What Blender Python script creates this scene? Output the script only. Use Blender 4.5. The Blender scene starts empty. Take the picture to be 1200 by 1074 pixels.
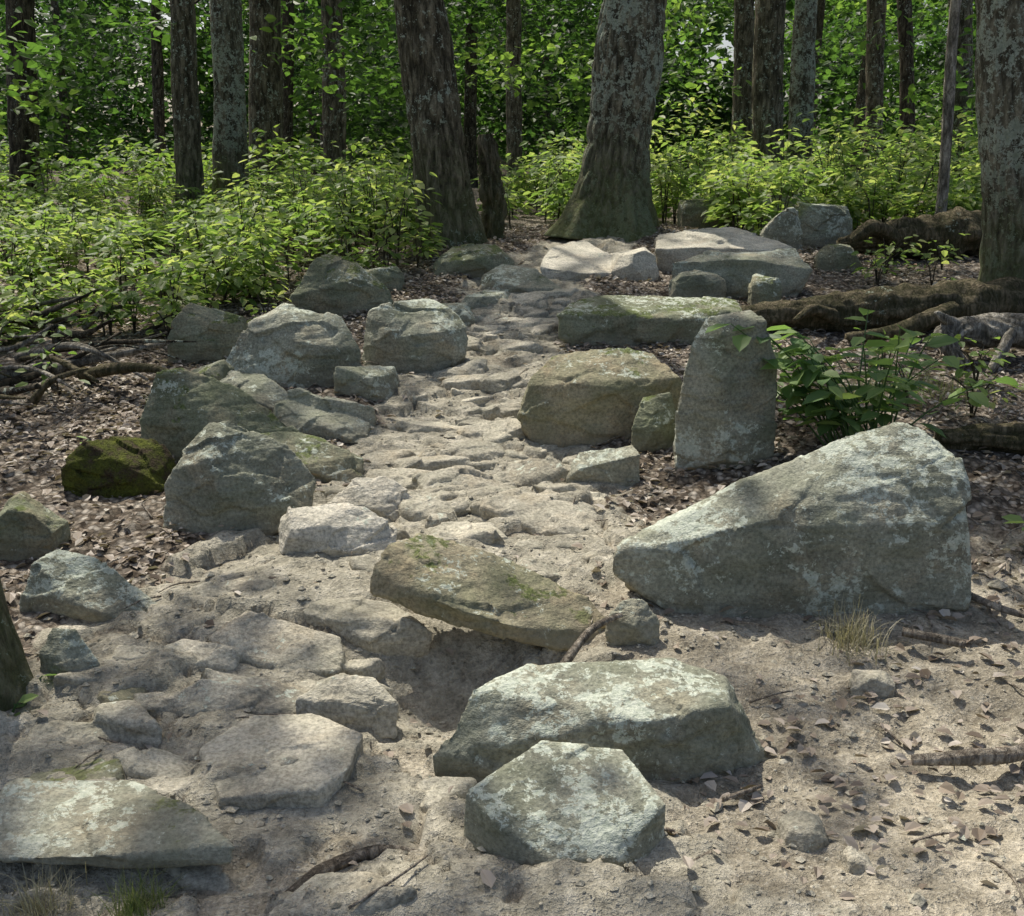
import bpy, bmesh, math, random
import numpy as np
from mathutils import Vector
rng=np.random.default_rng(7); random.seed(7)
scene=bpy.context.scene
col=scene.collection
SUN_EL=math.radians(58);SUN_AZ=math.radians(-30)
SUN=np.array([math.sin(SUN_AZ)*math.cos(SUN_EL),math.cos(SUN_AZ)*math.cos(SUN_EL),math.sin(SUN_EL)])

# ---------------------------------------------------------------- noise
def _h(ix,iy,iz,seed):
    n=(ix.astype(np.int64)*374761393+iy.astype(np.int64)*668265263+iz.astype(np.int64)*2147483647+seed*1274126177)&0xffffffff
    n=((n^(n>>13))*1274126177)&0xffffffff
    n=(n^(n>>16))&0xffffff
    return n/float(0xffffff)
def vn3(x,y,z,seed=0):
    x=np.asarray(x,float);y=np.asarray(y,float);z=np.asarray(z,float)
    x,y,z=np.broadcast_arrays(x,y,z)
    ix=np.floor(x);iy=np.floor(y);iz=np.floor(z)
    fx=x-ix;fy=y-iy;fz=z-iz
    ux=fx*fx*(3-2*fx);uy=fy*fy*(3-2*fy);uz=fz*fz*(3-2*fz)
    r=0
    for dx in(0,1):
        for dy in(0,1):
            for dz in(0,1):
                r=r+_h(ix+dx,iy+dy,iz+dz,seed)*(ux if dx else 1-ux)*(uy if dy else 1-uy)*(uz if dz else 1-uz)
    return r*2-1
def vn2(x,y,seed=0):
    x=np.asarray(x,float);y=np.asarray(y,float)
    x,y=np.broadcast_arrays(x,y)
    ix=np.floor(x);iy=np.floor(y);fx=x-ix;fy=y-iy
    ux=fx*fx*(3-2*fx);uy=fy*fy*(3-2*fy);z=ix*0
    return (( _h(ix,iy,z,seed)*(1-ux)+_h(ix+1,iy,z,seed)*ux)*(1-uy)+(_h(ix,iy+1,z,seed)*(1-ux)+_h(ix+1,iy+1,z,seed)*ux)*uy)*2-1
def fbm2(x,y,o=4,seed=0):
    a=1;r=0;f=1
    for i in range(o):
        r=r+a*vn2(x*f+i*17.3,y*f-i*9.1,seed+i);a*=.5;f*=2.03
    return r
def sst(a,b,x):
    t=np.clip((x-a)/(b-a),0,1);return t*t*(3-2*t)

# ---------------------------------------------------------------- terrain
PY=np.array([-3,2.13,2.75,3.5,4.2,4.95,5.9,6.9,7.7,9,10,12.5])
PX=np.array([-.5,-.48,-.62,-.70,-.26,-.12,-.22,-.22,-.06,.12,.55,1.2])
PW=np.array([1.2,1.1,1.0,.85,.72,.62,.5,.48,.45,.5,.5,.3])
def pathmask(x,y):
    c=np.interp(y,PY,PX);w=np.interp(y,PY,PW)
    d=np.abs(x-c)/w+.25*fbm2(x*1.7,y*1.7,3,5)
    m=1-sst(.8,1.25,d)
    m*=1-sst(10.3,11.5,y)
    return m
def soilmask(x,y):
    m=sst(-1.6,-.9,x+.3*fbm2(x,y,3,8))*(1-sst(3.6,4.8,y+.4*fbm2(x*.8,y*.8,3,9)))*(1-sst(5,7,x))
    return np.clip(np.maximum(pathmask(x,y),m*.9),0,1)
GY=np.array([-80,0,2.5,3.1,10,11.3,14,30,60,150]);GZ=np.array([-3,-.08,0,.03,.9,1.03,1.10,1.35,2.2,5])
def prof(y):
    return (np.interp(y-.5,GY,GZ)+np.interp(y-.2,GY,GZ)+np.interp(y+.2,GY,GZ)+np.interp(y+.5,GY,GZ))/4
def ground(x,y):
    x=np.asarray(x,float);y=np.asarray(y,float)
    z=prof(y)
    z=z+.14*sst(.9,3.2,x)*(1-sst(3.2,5.5,y))-.12*sst(2.2,5,-x)*sst(3,6,y)
    z=z-.05*pathmask(x,y)+.05*fbm2(x*.55,y*.55,3,1)
    z=z+.08*np.exp(-(((x-1.05)/.6)**2+((y-11.)/.7)**2))+.07*np.exp(-(((x+.6)/.6)**2+((y-10.4)/.6)**2))
    return z
def hollow(x,y): return np.exp(-(((x+.20)/.34)**2+((y-3.25)/.26)**2))
def G(x,y): return float(ground(np.array([x]),np.array([y]))[0])
def stones(x,y,sx,sy,sd):
    wx=x+.10*fbm2(x*3,y*3,4,21+sd);wy=y+.07*fbm2(x*3,y*3,4,22+sd)
    gx=wx/sx;gy=wy/sy
    ix=np.floor(gx);iy=np.floor(gy)
    f1=np.full(x.shape,9.);f2=np.full(x.shape,9.);cx=np.zeros(x.shape);cy=np.zeros(x.shape);cr=np.zeros(x.shape)
    z0=ix*0
    for dx in(-1,0,1):
        for dy in(-1,0,1):
            a=ix+dx;b=iy+dy
            px=a+_h(a,b,z0,31+sd);py=b+_h(a,b,z0,32+sd)
            d=np.abs(gx-px)+np.abs(gy-py)*.9
            m=d<f1
            f2=np.where(m,f1,np.minimum(f2,d));f1=np.where(m,d,f1)
            cx=np.where(m,px*sx,cx);cy=np.where(m,py*sy,cy);cr=np.where(m,_h(a,b,z0,33+sd),cr)
    return f2-f1,cx,cy,cr
def full(x,y):
    z=ground(x,y)
    pm=pathmask(x,y)
    H=0;ST=0
    for sx,sy,sd,th,am in((.40,.20,0,.3,1.),(.2,.10,50,.4,.6)):
        e,cx,cy,cr=stones(x,y,sx,sy,sd)
        zt=ground(cx,cy)+(x-cx)*((cr*7)%1-.5)*.22+(y-cy)*((cr*13)%1-.15)*.14
        has=(cr>th)&(pathmask(cx,cy)>.3)
        h=np.clip((zt-z)*.9+.006+.04*cr*am,-.02,.06)
        st=np.where(has,sst(.02,.10,e),0)*np.clip(pm*2,0,1)
        h=np.where(has,h,0)*st
        H=np.maximum(H,h) if sd else H+h
        ST=np.maximum(ST,st*sst(-.004,.012,h))
    led=fbm2(x*1.3,y*3.2,4,91)*3.
    led=(np.floor(led)+sst(.0,.18,led-np.floor(led)))/3.
    hw=hollow(x,y)
    z2=z+(H+.034*led*pm)*(1-hw)-.17*hw+.010*fbm2(x*5,y*5,3,41)+.006*fbm2(x*19,y*19,3,42)*(1+(1-pm))
    return z2,pm,ST

def axis(lo,hi,step,LO,HI,g=1.09):
    a=list(np.arange(lo,hi+1e-6,step))
    s=step;v=a[-1]
    while v<HI: s*=g;v+=s;a.append(v)
    s=step;v=a[0];b=[]
    while v>LO: s*=g;v-=s;b.append(v)
    return np.array(b[::-1]+a)
def mk(name,V,F,mats,attrs=None,midx=None,smooth=True,link=True):
    V=np.asarray(V,dtype=np.float32);F=np.asarray(F,dtype=np.int32)
    me=bpy.data.meshes.new(name)
    me.vertices.add(len(V));me.vertices.foreach_set('co',V.ravel())
    k=F.shape[1]
    me.loops.add(F.size);me.loops.foreach_set('vertex_index',F.ravel())
    me.polygons.add(len(F));me.polygons.foreach_set('loop_start',np.arange(len(F),dtype=np.int32)*k)
    me.polygons.foreach_set('use_smooth',np.full(len(F),smooth))
    for m in mats: me.materials.append(m)
    if midx is not None: me.polygons.foreach_set('material_index',np.asarray(midx,dtype=np.int32))
    me.update(calc_edges=True)
    if attrs:
        for n,(dom,val) in attrs.items():
            a=me.attributes.new(n,'FLOAT',dom);a.data.foreach_set('value',np.asarray(val,dtype=np.float32))
    ob=bpy.data.objects.new(name,me)
    if link: col.objects.link(ob)
    return ob

# ---------------------------------------------------------------- material helpers
class N:
    def __init__(s,name):
        s.m=bpy.data.materials.new(name);s.m.use_nodes=True;s.t=s.m.node_tree;s.t.nodes.clear()
        s.out=s.n('ShaderNodeOutputMaterial')
    def n(s,ty,**k):
        x=s.t.nodes.new(ty)
        for a,b in k.items(): setattr(x,a,b)
        return x
    def l(s,a,b): s.t.links.new(a,b)
    def val(s,sock,v):
        if isinstance(v,bpy.types.NodeSocket): s.l(v,sock)
        else: sock.default_value=v
    def noise(s,vec,scale,detail=5,rough=.6,dist=0):
        x=s.n('ShaderNodeTexNoise');x.inputs['Scale'].default_value=scale;x.inputs['Detail'].default_value=min(detail,5)
        x.inputs['Roughness'].default_value=rough;x.inputs['Distortion'].default_value=dist
        if vec is not None:s.l(vec,x.inputs['Vector'])
        return x.outputs['Fac']
    def vor(s,vec,scale,feat='F1',out='Distance'):
        x=s.n('ShaderNodeTexVoronoi',feature=feat);x.inputs['Scale'].default_value=scale
        if vec is not None:s.l(vec,x.inputs['Vector'])
        return x.outputs[out]
    def ramp(s,f,stops):
        x=s.n('ShaderNodeValToRGB');cr=x.color_ramp
        while len(cr.elements)<len(stops): cr.elements.new(.5)
        for e,(p,c) in zip(cr.elements,stops):
            e.position=p;e.color=(c,c,c,1) if isinstance(c,(int,float)) else (*c,1)
        s.l(f,x.inputs[0]);return x.outputs[0]
    def mix(s,f,a,b,mode='MIX'):
        x=s.n('ShaderNodeMixRGB',blend_type=mode)
        s.val(x.inputs[0],f)
        for i,v in((1,a),(2,b)):
            if isinstance(v,tuple): v=(*v,1)
            s.val(x.inputs[i],v)
        return x.outputs[0]
    def math(s,op,a,b=0.,clamp=False):
        x=s.n('ShaderNodeMath',operation=op,use_clamp=clamp);s.val(x.inputs[0],a);s.val(x.inputs[1],b);return x.outputs[0]
    def coord(s,kind='Object'):
        return s.n('ShaderNodeTexCoord').outputs[kind]
    def mapping(s,vec,sc=(1,1,1),loc=(0,0,0)):
        x=s.n('ShaderNodeMapping');x.inputs['Scale'].default_value=sc;x.inputs['Location'].default_value=loc;s.l(vec,x.inputs['Vector']);return x.outputs[0]
    def attr(s,n): return s.n('ShaderNodeAttribute',attribute_name=n).outputs['Fac']
    def bump(s,h,strength=.5,dist=.02,nrm=None):
        x=s.n('ShaderNodeBump');x.inputs['Strength'].default_value=strength;x.inputs['Distance'].default_value=dist
        s.l(h,x.inputs['Height'])
        if nrm is not None:s.l(nrm,x.inputs['Normal'])
        return x.outputs[0]
    def bsdf(s,c,rough=.9,nrm=None,spec=.25):
        x=s.n('ShaderNodeBsdfPrincipled');s.val(x.inputs['Base Color'],c if not isinstance(c,tuple) else (*c,1));s.val(x.inputs['Roughness'],rough)
        x.inputs['Specular IOR Level'].default_value=spec
        if nrm is not None:s.l(nrm,x.inputs['Normal'])
        return x.outputs[0]

def rock_mat(name,c1=(.175,.178,.13),c2=(.42,.415,.325),lich=.7,moss=.6,dirt=.5,brown=0.):
    s=N(name)
    co=s.coord('Object')
    oi=s.n('ShaderNodeObjectInfo').outputs['Random']
    off=s.n('ShaderNodeVectorMath',operation='ADD');s.l(co,off.inputs[0])
    cx=s.n('ShaderNodeCombineXYZ');r=s.math('MULTIPLY',oi,40.);s.l(r,cx.inputs[0]);s.l(r,cx.inputs[1]);s.l(cx.outputs[0],off.inputs[1]);v=off.outputs[0]
    big=s.noise(v,2.6,5,.65,.4)
    c=s.ramp(big,[(.3,c1),(.5,tuple((a+b)/2 for a,b in zip(c1,c2))),(.68,c2)])
    warm=s.noise(v,4.5,4,.6)
    c=s.mix(s.ramp(warm,[(.52,0.),(.74,.45+brown*.5)]),c,(.38,.30,.18))
    strat=s.noise(s.mapping(v,(3,3,22)),1.4,4,.65)
    c=s.mix(.5,c,s.ramp(strat,[(.3,.6),(.65,1.2)]),'MULTIPLY')
    fine=s.noise(v,75,4,.7)
    c=s.mix(.75,c,s.ramp(fine,[(.35,.5),(.62,1.35)]),'MULTIPLY')
    geo=s.n('ShaderNodeNewGeometry');sep=s.n('ShaderNodeSeparateXYZ');s.l(geo.outputs['Normal'],sep.inputs[0]);nz=sep.outputs[2]
    alm=s.ramp(warm,[(.30,.5*moss+.1),(.56,0.)])
    c=s.mix(alm,c,(.15,.175,.09))
    l1=s.noise(v,19,5,.8,.3);l0=s.noise(v,2.4,3,.5)
    lm=s.math('ADD',s.math('MULTIPLY',l1,.85),s.math('MULTIPLY',l0,.6))
    lm=s.math('ADD',lm,s.math('MULTIPLY',nz,.085))
    th=1.01-.2*lich
    lm=s.ramp(lm,[(min(th,.98)-.02,0.),(min(th,.98),.85)])
    c=s.mix(lm,c,s.ramp(fine,[(.35,(.38,.42,.33)),(.62,(.64,.67,.56))]))
    m1=s.noise(v,6,5,.75)
    mm=s.math('ADD',m1,s.math('MULTIPLY',nz,.16))
    mm=s.ramp(mm,[(.945-.29*moss,0.),(.995-.29*moss,.85)])
    c=s.mix(mm,c,s.ramp(fine,[(.35,(.05,.065,.015)),(.65,(.15,.19,.05))]))
    sz=s.n('ShaderNodeSeparateXYZ');s.l(co,sz.inputs[0])
    d=s.math('ADD',sz.outputs[2],s.math('MULTIPLY',big,.16))
    dm=s.ramp(d,[(.07,dirt),(.19,0.)])
    c=s.mix(dm,c,(.27,.23,.165))
    b=s.bump(s.noise(v,14,5,.75),.7,.022)
    b=s.bump(strat,.4,.02,b)
    b=s.bump(fine,.6,.006,b)
    s.l(s.bsdf(c,.92,b),s.out.inputs[0]);return s.m
M_rock=rock_mat('rock_grey')
M_lich=rock_mat('rock_lichen',lich=.9,moss=.4,dirt=.45)
M_moss=rock_mat('rock_mossy',c1=(.13,.138,.085),c2=(.32,.32,.225),lich=.6,moss=.95)
M_pale=rock_mat('rock_pale',c1=(.37,.345,.28),c2=(.68,.63,.52),lich=.15,moss=.1,dirt=.35)
M_brown=rock_mat('rock_brown',c1=(.18,.165,.105),c2=(.40,.355,.24),lich=.6,moss=.75,brown=1.)
M_cob=rock_mat('cobble',c1=(.26,.24,.185),c2=(.56,.515,.41),lich=.0,moss=.1,dirt=.0)

def ground_mat():
    s=N('ground_soil');v=s.coord('Object')
    pm=s.attr('soil');st=s.attr('stone')
    n1=s.noise(v,1.3,5,.65,.3);n2=s.noise(v,9,5,.75);n3=s.noise(v,55,4,.75)
    soil=s.ramp(n2,[(.3,(.24,.208,.153)),(.5,(.40,.355,.27)),(.7,(.56,.505,.40))])
    soil=s.mix(.75,soil,s.ramp(n1,[(.35,.65),(.65,1.2)]),'MULTIPLY')
    soil=s.mix(.8,soil,s.ramp(n3,[(.35,.45),(.65,1.3)]),'MULTIPLY')
    peb=s.vor(v,70);soil=s.mix(s.ramp(peb,[(.18,.45),(.3,0.)]),soil,(.55,.51,.42))
    vr=s.n('ShaderNodeTexVoronoi');vr.inputs['Scale'].default_value=34;s.l(v,vr.inputs['Vector'])
    sc=s.n('ShaderNodeSeparateColor');s.l(vr.outputs['Color'],sc.inputs[0])
    lit=s.ramp(sc.outputs[0],[(.1,(.13,.10,.072)),(.45,(.25,.205,.155)),(.75,(.37,.315,.25)),(.95,(.50,.45,.38))])
    lit=s.mix(.85,lit,s.ramp(vr.outputs['Distance'],[(.2,1.15),(.6,.3)]),'MULTIPLY')
    lit=s.mix(.6,lit,s.ramp(n2,[(.3,.5),(.65,1.2)]),'MULTIPLY')
    f=s.math('ADD',pm,s.math('MULTIPLY',s.math('SUBTRACT',n2,.5),1.2))
    c=s.mix(s.ramp(f,[(.35,0.),(.6,1.)]),lit,soil)
    stc=s.ramp(n2,[(.3,(.23,.215,.165)),(.5,(.40,.37,.29)),(.7,(.57,.53,.43))])
    stc=s.mix(.7,stc,s.ramp(n3,[(.35,.55),(.62,1.25)]),'MULTIPLY')
    sf=s.math('ADD',st,s.math('MULTIPLY',s.math('SUBTRACT',n2,.5),1.1))
    c=s.mix(s.ramp(sf,[(.35,0.),(.75,.85)]),c,stc)
    b=s.bump(n2,.9,.04);b=s.bump(n3,.9,.014,b)
    s.l(s.bsdf(c,.95,b,.15),s.out.inputs[0]);return s.m
M_ground=ground_mat()

def bark_mat(name,c1,c2,lich=.5,scale=1.,moss=0.):
    s=N(name);v=s.coord('Object')
    w=s.mapping(v,(13*scale,13*scale,3.2*scale))
    n=s.noise(w,1.8,5,.7,.8)
    c=s.ramp(n,[(.32,tuple(a*.6 for a in c1)),(.45,c1),(.62,c2)])
    f=s.noise(v,60,4,.7);c=s.mix(.6,c,s.ramp(f,[(.35,.6),(.65,1.3)]),'MULTIPLY')
    ch=s.attr('ridge');c=s.mix(.75,c,s.ramp(ch,[(.1,.35),(.55,1.15)]),'MULTIPLY')
    l1=s.noise(v,15,5,.8);l0=s.noise(v,1.6,3)
    lm=s.ramp(s.math('ADD',s.math('MULTIPLY',l1,.9),s.math('MULTIPLY',l0,.5)),[(.93-.23*lich,0.),(.95-.23*lich,.8)])
    c=s.mix(lm,c,s.ramp(f,[(.35,(.27,.32,.24)),(.62,(.50,.55,.45))]))
    if moss>0:
        sz=s.n('ShaderNodeSeparateXYZ');s.l(v,sz.inputs[0])
        g=s.math('ADD',s.math('MULTIPLY',sz.outputs[2],-.35),s.math('MULTIPLY',l1,1.3))
        c=s.mix(s.ramp(g,[(.25,0.),(.6,moss)]),c,(.12,.14,.055))
    b=s.bump(n,1.,.04);b=s.bump(f,.5,.006,b)
    s.l(s.bsdf(c,.95,b,.1),s.out.inputs[0]);return s.m
M_oak=bark_mat('bark_oak',(.125,.115,.08),(.28,.26,.19),.92,1.,.8)
M_bark=bark_mat('bark_brown',(.095,.083,.056),(.25,.22,.155),.6,1.,.5)
M_dark=bark_mat('bark_dark',(.055,.048,.035),(.145,.125,.09),.5,1.2)
M_dead=bark_mat('dead_wood',(.22,.20,.16),(.52,.48,.40),.1,1.6)
M_rot=bark_mat('rotten_log',(.08,.062,.042),(.25,.195,.135),.2,1.5,.25)
M_twig=bark_mat('twig_bark',(.25,.21,.165),(.52,.46,.37),.0,2.)

def leaf_mat(name,ramp,tr=.5,gain=1.9):
    s=N(name)
    a=s.attr('rnd')
    c=s.ramp(a,ramp)
    d=s.bsdf(c,.5,None,.3)
    t=s.n('ShaderNodeBsdfTranslucent')
    tc=s.mix(1.,c,(gain,gain*1.02,gain*.6),'MULTIPLY');s.l(tc,t.inputs[0])
    m=s.n('ShaderNodeMixShader');m.inputs[0].default_value=tr;s.l(d,m.inputs[1]);s.l(t.outputs[0],m.inputs[2])
    s.l(m.outputs[0],s.out.inputs[0]);return s.m
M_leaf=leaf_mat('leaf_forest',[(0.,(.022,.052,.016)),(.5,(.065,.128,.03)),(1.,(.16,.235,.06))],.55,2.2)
M_under=leaf_mat('leaf_understory',[(0.,(.08,.145,.035)),(.5,(.16,.235,.07)),(1.,(.36,.385,.17))],.5,2.15)
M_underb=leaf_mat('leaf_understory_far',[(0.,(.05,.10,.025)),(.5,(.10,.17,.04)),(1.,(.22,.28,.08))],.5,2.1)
M_plant=leaf_mat('leaf_plant',[(0.,(.09,.16,.06)),(.6,(.15,.245,.085)),(1.,(.24,.33,.12))],.4,2.)
M_litter=leaf_mat('leaf_dead',[(0.,(.14,.105,.075)),(.45,(.30,.245,.19)),(.8,(.45,.39,.325)),(.97,(.62,.57,.49)),(1.,(.42,.21,.09))],.12,1.0)
M_grassd=leaf_mat('grass_dry',[(0.,(.28,.25,.16)),(1.,(.52,.48,.34))],.3,1.2)
M_grass=leaf_mat('grass_green',[(0.,(.09,.14,.04)),(1.,(.26,.28,.12))],.4,1.3)
def moss_mat():
    s=N('moss');v=s.coord('Object');n=s.noise(v,14,5,.7);f=s.noise(v,120,4,.7)
    c=s.ramp(n,[(.38,(.09,.07,.045)),(.5,(.10,.11,.03)),(.68,(.17,.19,.035))])
    c=s.mix(.6,c,s.ramp(f,[(.35,.5),(.62,1.4)]),'MULTIPLY')
    s.l(s.bsdf(c,1.,s.bump(f,1.,.012,s.bump(n,1.,.05)),.1),s.out.inputs[0]);return s.m
M_mosspatch=moss_mat()

# ---------------------------------------------------------------- ground sheet
X=axis(-3.4,3.6,.0175,-120,120);Y=axis(1.75,9.3,.0175,-70,150)
gx,gy=np.meshgrid(X,Y)
z,pm,st=full(gx,gy)
nx,ny=len(X),len(Y)
V=np.stack([gx,gy,z],-1).reshape(-1,3)
i=np.arange(nx-1)[None,:]+np.arange(ny-1)[:,None]*nx
F=np.stack([i,i+1,i+1+nx,i+nx],-1).reshape(-1,4)
mk('ground',V,F,[M_ground],{'soil':('POINT',soilmask(gx,gy).ravel()),'stone':('POINT',st.ravel())})
def GF(x,y): return full(np.atleast_1d(np.asarray(x,float)),np.atleast_1d(np.asarray(y,float)))[0]

# ---------------------------------------------------------------- rocks
ROCKS=[]
def finish(ob,size,vox,sm=1,amp=1.,seed=0):
    m=ob.modifiers.new('r','REMESH');m.mode='VOXEL';m.voxel_size=vox;m.use_smooth_shade=True
    if sm:
        m=ob.modifiers.new('s','SMOOTH');m.factor=.5;m.iterations=sm
    ROCKS.append((ob,size,amp,seed))
def vor3(p,seed):
    ip=np.floor(p);f1=np.full(len(p),99.);loc=np.zeros_like(p);ids=[np.zeros(len(p)) for _ in range(4)]
    for dx in(-1,0,1):
        for dy in(-1,0,1):
            for dz in(-1,0,1):
                a,b,c=ip[:,0]+dx,ip[:,1]+dy,ip[:,2]+dz
                h=_h(a,b,c,seed);h2=(h*97.13)%1;h3=(h*531.7)%1
                q=np.stack([a+h,b+h2,c+h3],-1)
                d=((p-q)**2).sum(1);m=d<f1
                f1=np.where(m,d,f1);loc=np.where(m[:,None],p-q,loc)
                ids[0]=np.where(m,(h*1301.3)%1,ids[0]);ids[1]=np.where(m,(h*2203.9)%1,ids[1]);ids[2]=np.where(m,(h*3709.1)%1,ids[2]);ids[3]=np.where(m,(h*4801.7)%1,ids[3])
    return f1,loc,ids
def bake_rocks():
    dg=bpy.context.evaluated_depsgraph_get();dg.update()
    res=[]
    for ob,size,amp,seed in ROCKS:
        res.append(bpy.data.meshes.new_from_object(ob.evaluated_get(dg)))
    for (ob,size,amp,seed),me in zip(ROCKS,res):
        n=len(me.vertices);V=np.empty(n*3,np.float32);me.vertices.foreach_get('co',V);V=V.reshape(-1,3).astype(float)
        Nn=np.empty(n*3,np.float32);me.vertex_normals.foreach_get('vector',Nn);Nn=Nn.reshape(-1,3)
        D=np.zeros(n)
        W=V+np.array([seed*3.7,seed*1.3,0.])
        for c,a in((.5*size,.72),(.17*size,.34)):
            c=max(c,.03)
            p=W/c*np.array([.8,.8,1.5]);q=p*1.1
            p=p+.22*np.stack([vn3(q[:,0],q[:,1],q[:,2],1),vn3(q[:,0],q[:,1],q[:,2],2),vn3(q[:,0],q[:,1],q[:,2],3)],-1)
            f,loc,ids=vor3(p,seed+5)
            D+=a*amp*c*((ids[0]-.5)*.08+loc[:,0]*(ids[1]-.5)*.26+loc[:,1]*(ids[2]-.5)*.26+loc[:,2]*(ids[3]-.5)*.22)
        for f,a in((5,.006),(13,.0045),(30,.0028)):
            a*=min(1.,size*2.2)
            D+=a*min(amp*1.3,1.2)*vn3(W[:,0]*f,W[:,1]*f,W[:,2]*f*1.7,seed+f)
        V=V+Nn*D[:,None]
        me.vertices.foreach_set('co',V.astype(np.float32).ravel());me.update()
        me.name=ob.name
        ob.modifiers.clear();ob.data=me
def hull_into(bm,pts,chips=0,seed=0):
    b=bmesh.new()
    for p in pts:b.verts.new(p)
    bmesh.ops.convex_hull(b,input=b.verts)
    bmesh.ops.delete(b,geom=[g for g in b.verts if not g.link_faces],context='VERTS')
    r=random.Random(seed)
    c=Vector((sum(v.co.x for v in b.verts),sum(v.co.y for v in b.verts),sum(v.co.z for v in b.verts)))/max(1,len(b.verts))
    for k in range(chips):
        n=Vector((r.uniform(-1,1),r.uniform(-1.1,.5),r.uniform(-.15,1.)))
        if n.length<.2: continue
        n.normalize()
        sup=max((v.co-c).dot(n) for v in b.verts)
        d=sup*r.uniform(.82,.95)
        bmesh.ops.bisect_plane(b,geom=b.verts[:]+b.edges[:]+b.faces[:],plane_co=c+n*d,plane_no=n,clear_outer=True)
        pp=[v.co.copy() for v in b.verts]
        b.free();b=bmesh.new()
        for p in pp:b.verts.new(p)
        bmesh.ops.convex_hull(b,input=b.verts)
        bmesh.ops.delete(b,geom=[g for g in b.verts if not g.link_faces],context='VERTS')
    me=bpy.data.meshes.new('x');b.to_mesh(me);b.free();bm.from_mesh(me);bpy.data.meshes.remove(me)
RC=[0]
def rock(name,x,y,s,pts,mat,vox=None,sm=0,amp=1.,dz=0.,chips=4):
    """x,y ground contact in metres, s metres per local unit, pts (across, back, up)"""
    RC[0]+=1
    hulls=pts if isinstance(pts[0],list) else [pts]
    bm=bmesh.new()
    mx=0
    for h in hulls:
        P=[(p[0]*s,p[1]*s,p[2]*s) for p in h]
        us=[p[0] for p in P];mx=max(mx,max(us)-min(us))
        hull_into(bm,P,chips,RC[0])
    me=bpy.data.meshes.new(name);bm.to_mesh(me);bm.free();me.materials.append(mat)
    ob=bpy.data.objects.new(name,me);col.objects.link(ob);ob.location=(x,y,G(x,y)+dz)
    finish(ob,mx*.55,vox or max(.006,mx/80),sm,amp,RC[0])
    return ob
def box(w,h,d,seed=0,top=.8,bot=-14):
    r=random.Random(seed);P=[];sl=r.uniform(-.28,.28)
    for a,b in((-1,0),(-.3,-.15),(.5,-.1),(1,.1),(1,.9),(0,1.1),(-.9,1)):
        j=lambda k:r.uniform(-k,k)
        P.append((a*w/2*(1+j(.12)),b*d,bot))
        P.append((a*w/2*(.98+j(.12)),b*d,h*(.45+j(.3))*(1+sl*a)))
        P.append((a*w/2*(top-.06+j(.2)),b*d*.85+d*.1,h*(.92+j(.2))*(1+sl*a)))
    return P

rock('boulder',.13,2.24,.00202,[(-125,60,-30),(-122,70,85),(-75,95,98),(-25,150,112),(75,150,100),(120,60,75),(60,5,38),(-20,-10,45),(-35,-15,-30),(70,0,-30),(120,50,-30),(100,150,-30),(-80,150,-30),(-85,25,75)],M_lich,chips=0,amp=.3)
rock('boulder',.235,2.68,.00236,[(-190,10,35),(-145,40,105),(-80,90,110),(90,110,118),(158,80,108),(204,40,20),(150,10,100),(0,-5,85),(-120,-5,55),(-195,10,-25),(-100,-15,-25),(100,-10,-25),(204,30,-25),(180,110,-25),(-130,100,-25),(60,-8,92)],M_lich,chips=0,amp=.75)
rock('slab_rock',-.05,3.40,.0029,[(-150,20,50),(-146,30,80),(-128,55,100),(-90,90,102),(10,95,72),(110,60,30),(150,30,-2),(95,0,-14),(20,-10,0),(20,-15,24),(-60,-12,50),(-60,-2,34),(-100,60,42),(80,60,-20),(60,-8,-6)],M_brown,dz=.03,chips=0,amp=.7)
rock('boulder',.97,3.62,.0030,[(-212,10,80),(-207,5,55),(-120,-10,-5),(-180,40,95),(-60,-5,112),(60,0,104),(190,-5,122),(205,40,190),(190,70,205),(145,90,223),(80,90,205),(-40,80,150),(-120,60,120),(80,-5,0),(214,0,15),(210,80,-20),(-150,80,-20),(212,5,120),(-100,10,-25),(200,20,-20)],M_lich,vox=.0115,dz=-.03,chips=0,amp=.65)
rock('standing_rock',1.0,5.05,.0041,[(-54,0,-10),(58,-5,-10),(54,60,-10),(-50,60,-10),(-55,0,60),(-42,5,138),(-22,25,166),(30,30,176),(42,0,165),(58,0,110),(56,-5,20),(-8,-22,100),(0,-22,10)],M_lich,chips=0,amp=.8)
rock('boulder',.44,5.5,.0044,[(-97,10,25),(-90,20,62),(-60,50,92),(20,60,102),(90,50,92),(100,10,75),(45,0,15),(0,-5,-15),(-60,0,-15),(-30,-5,70),(40,-5,60),(90,60,-10),(-80,60,-10),(90,10,-10)],M_brown,chips=3,amp=.8)
rock('rock',.70,5.3,.0043,[(-26,0,-14),(26,4,-14),(-24,4,30),(-14,12,54),(20,16,66),(28,8,44),(4,-8,24),(24,34,-14),(-22,34,-14),(-10,34,56),(20,36,62)],M_moss,chips=2,sm=1)
rock('rock',.42,4.95,.0040,[(-46,0,-15),(46,0,-15),(44,30,-15),(-40,30,-15),(-42,2,18),(-25,28,40),(38,24,50),(44,0,44),(-38,0,24)],M_rock,amp=.8,chips=2)
rock('slab_rock',.91,7.2,.0057,[(-108,0,5),(-105,5,35),(-90,50,44),(-30,80,50),(110,60,46),(112,20,35),(60,0,-8),(50,0,26),(-80,0,-12),(0,-5,-12),(0,-5,32),(100,60,-12)],M_moss,chips=1,amp=.9)
rock('slab_rock',1.75,9.4,.0072,[(-72,0,-10),(72,0,-10),(-75,0,28),(-65,70,42),(30,90,50),(70,60,36),(95,0,24),(-20,-5,30),(70,70,-10),(-70,70,-10)],M_pale,amp=.8,chips=1)
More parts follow.
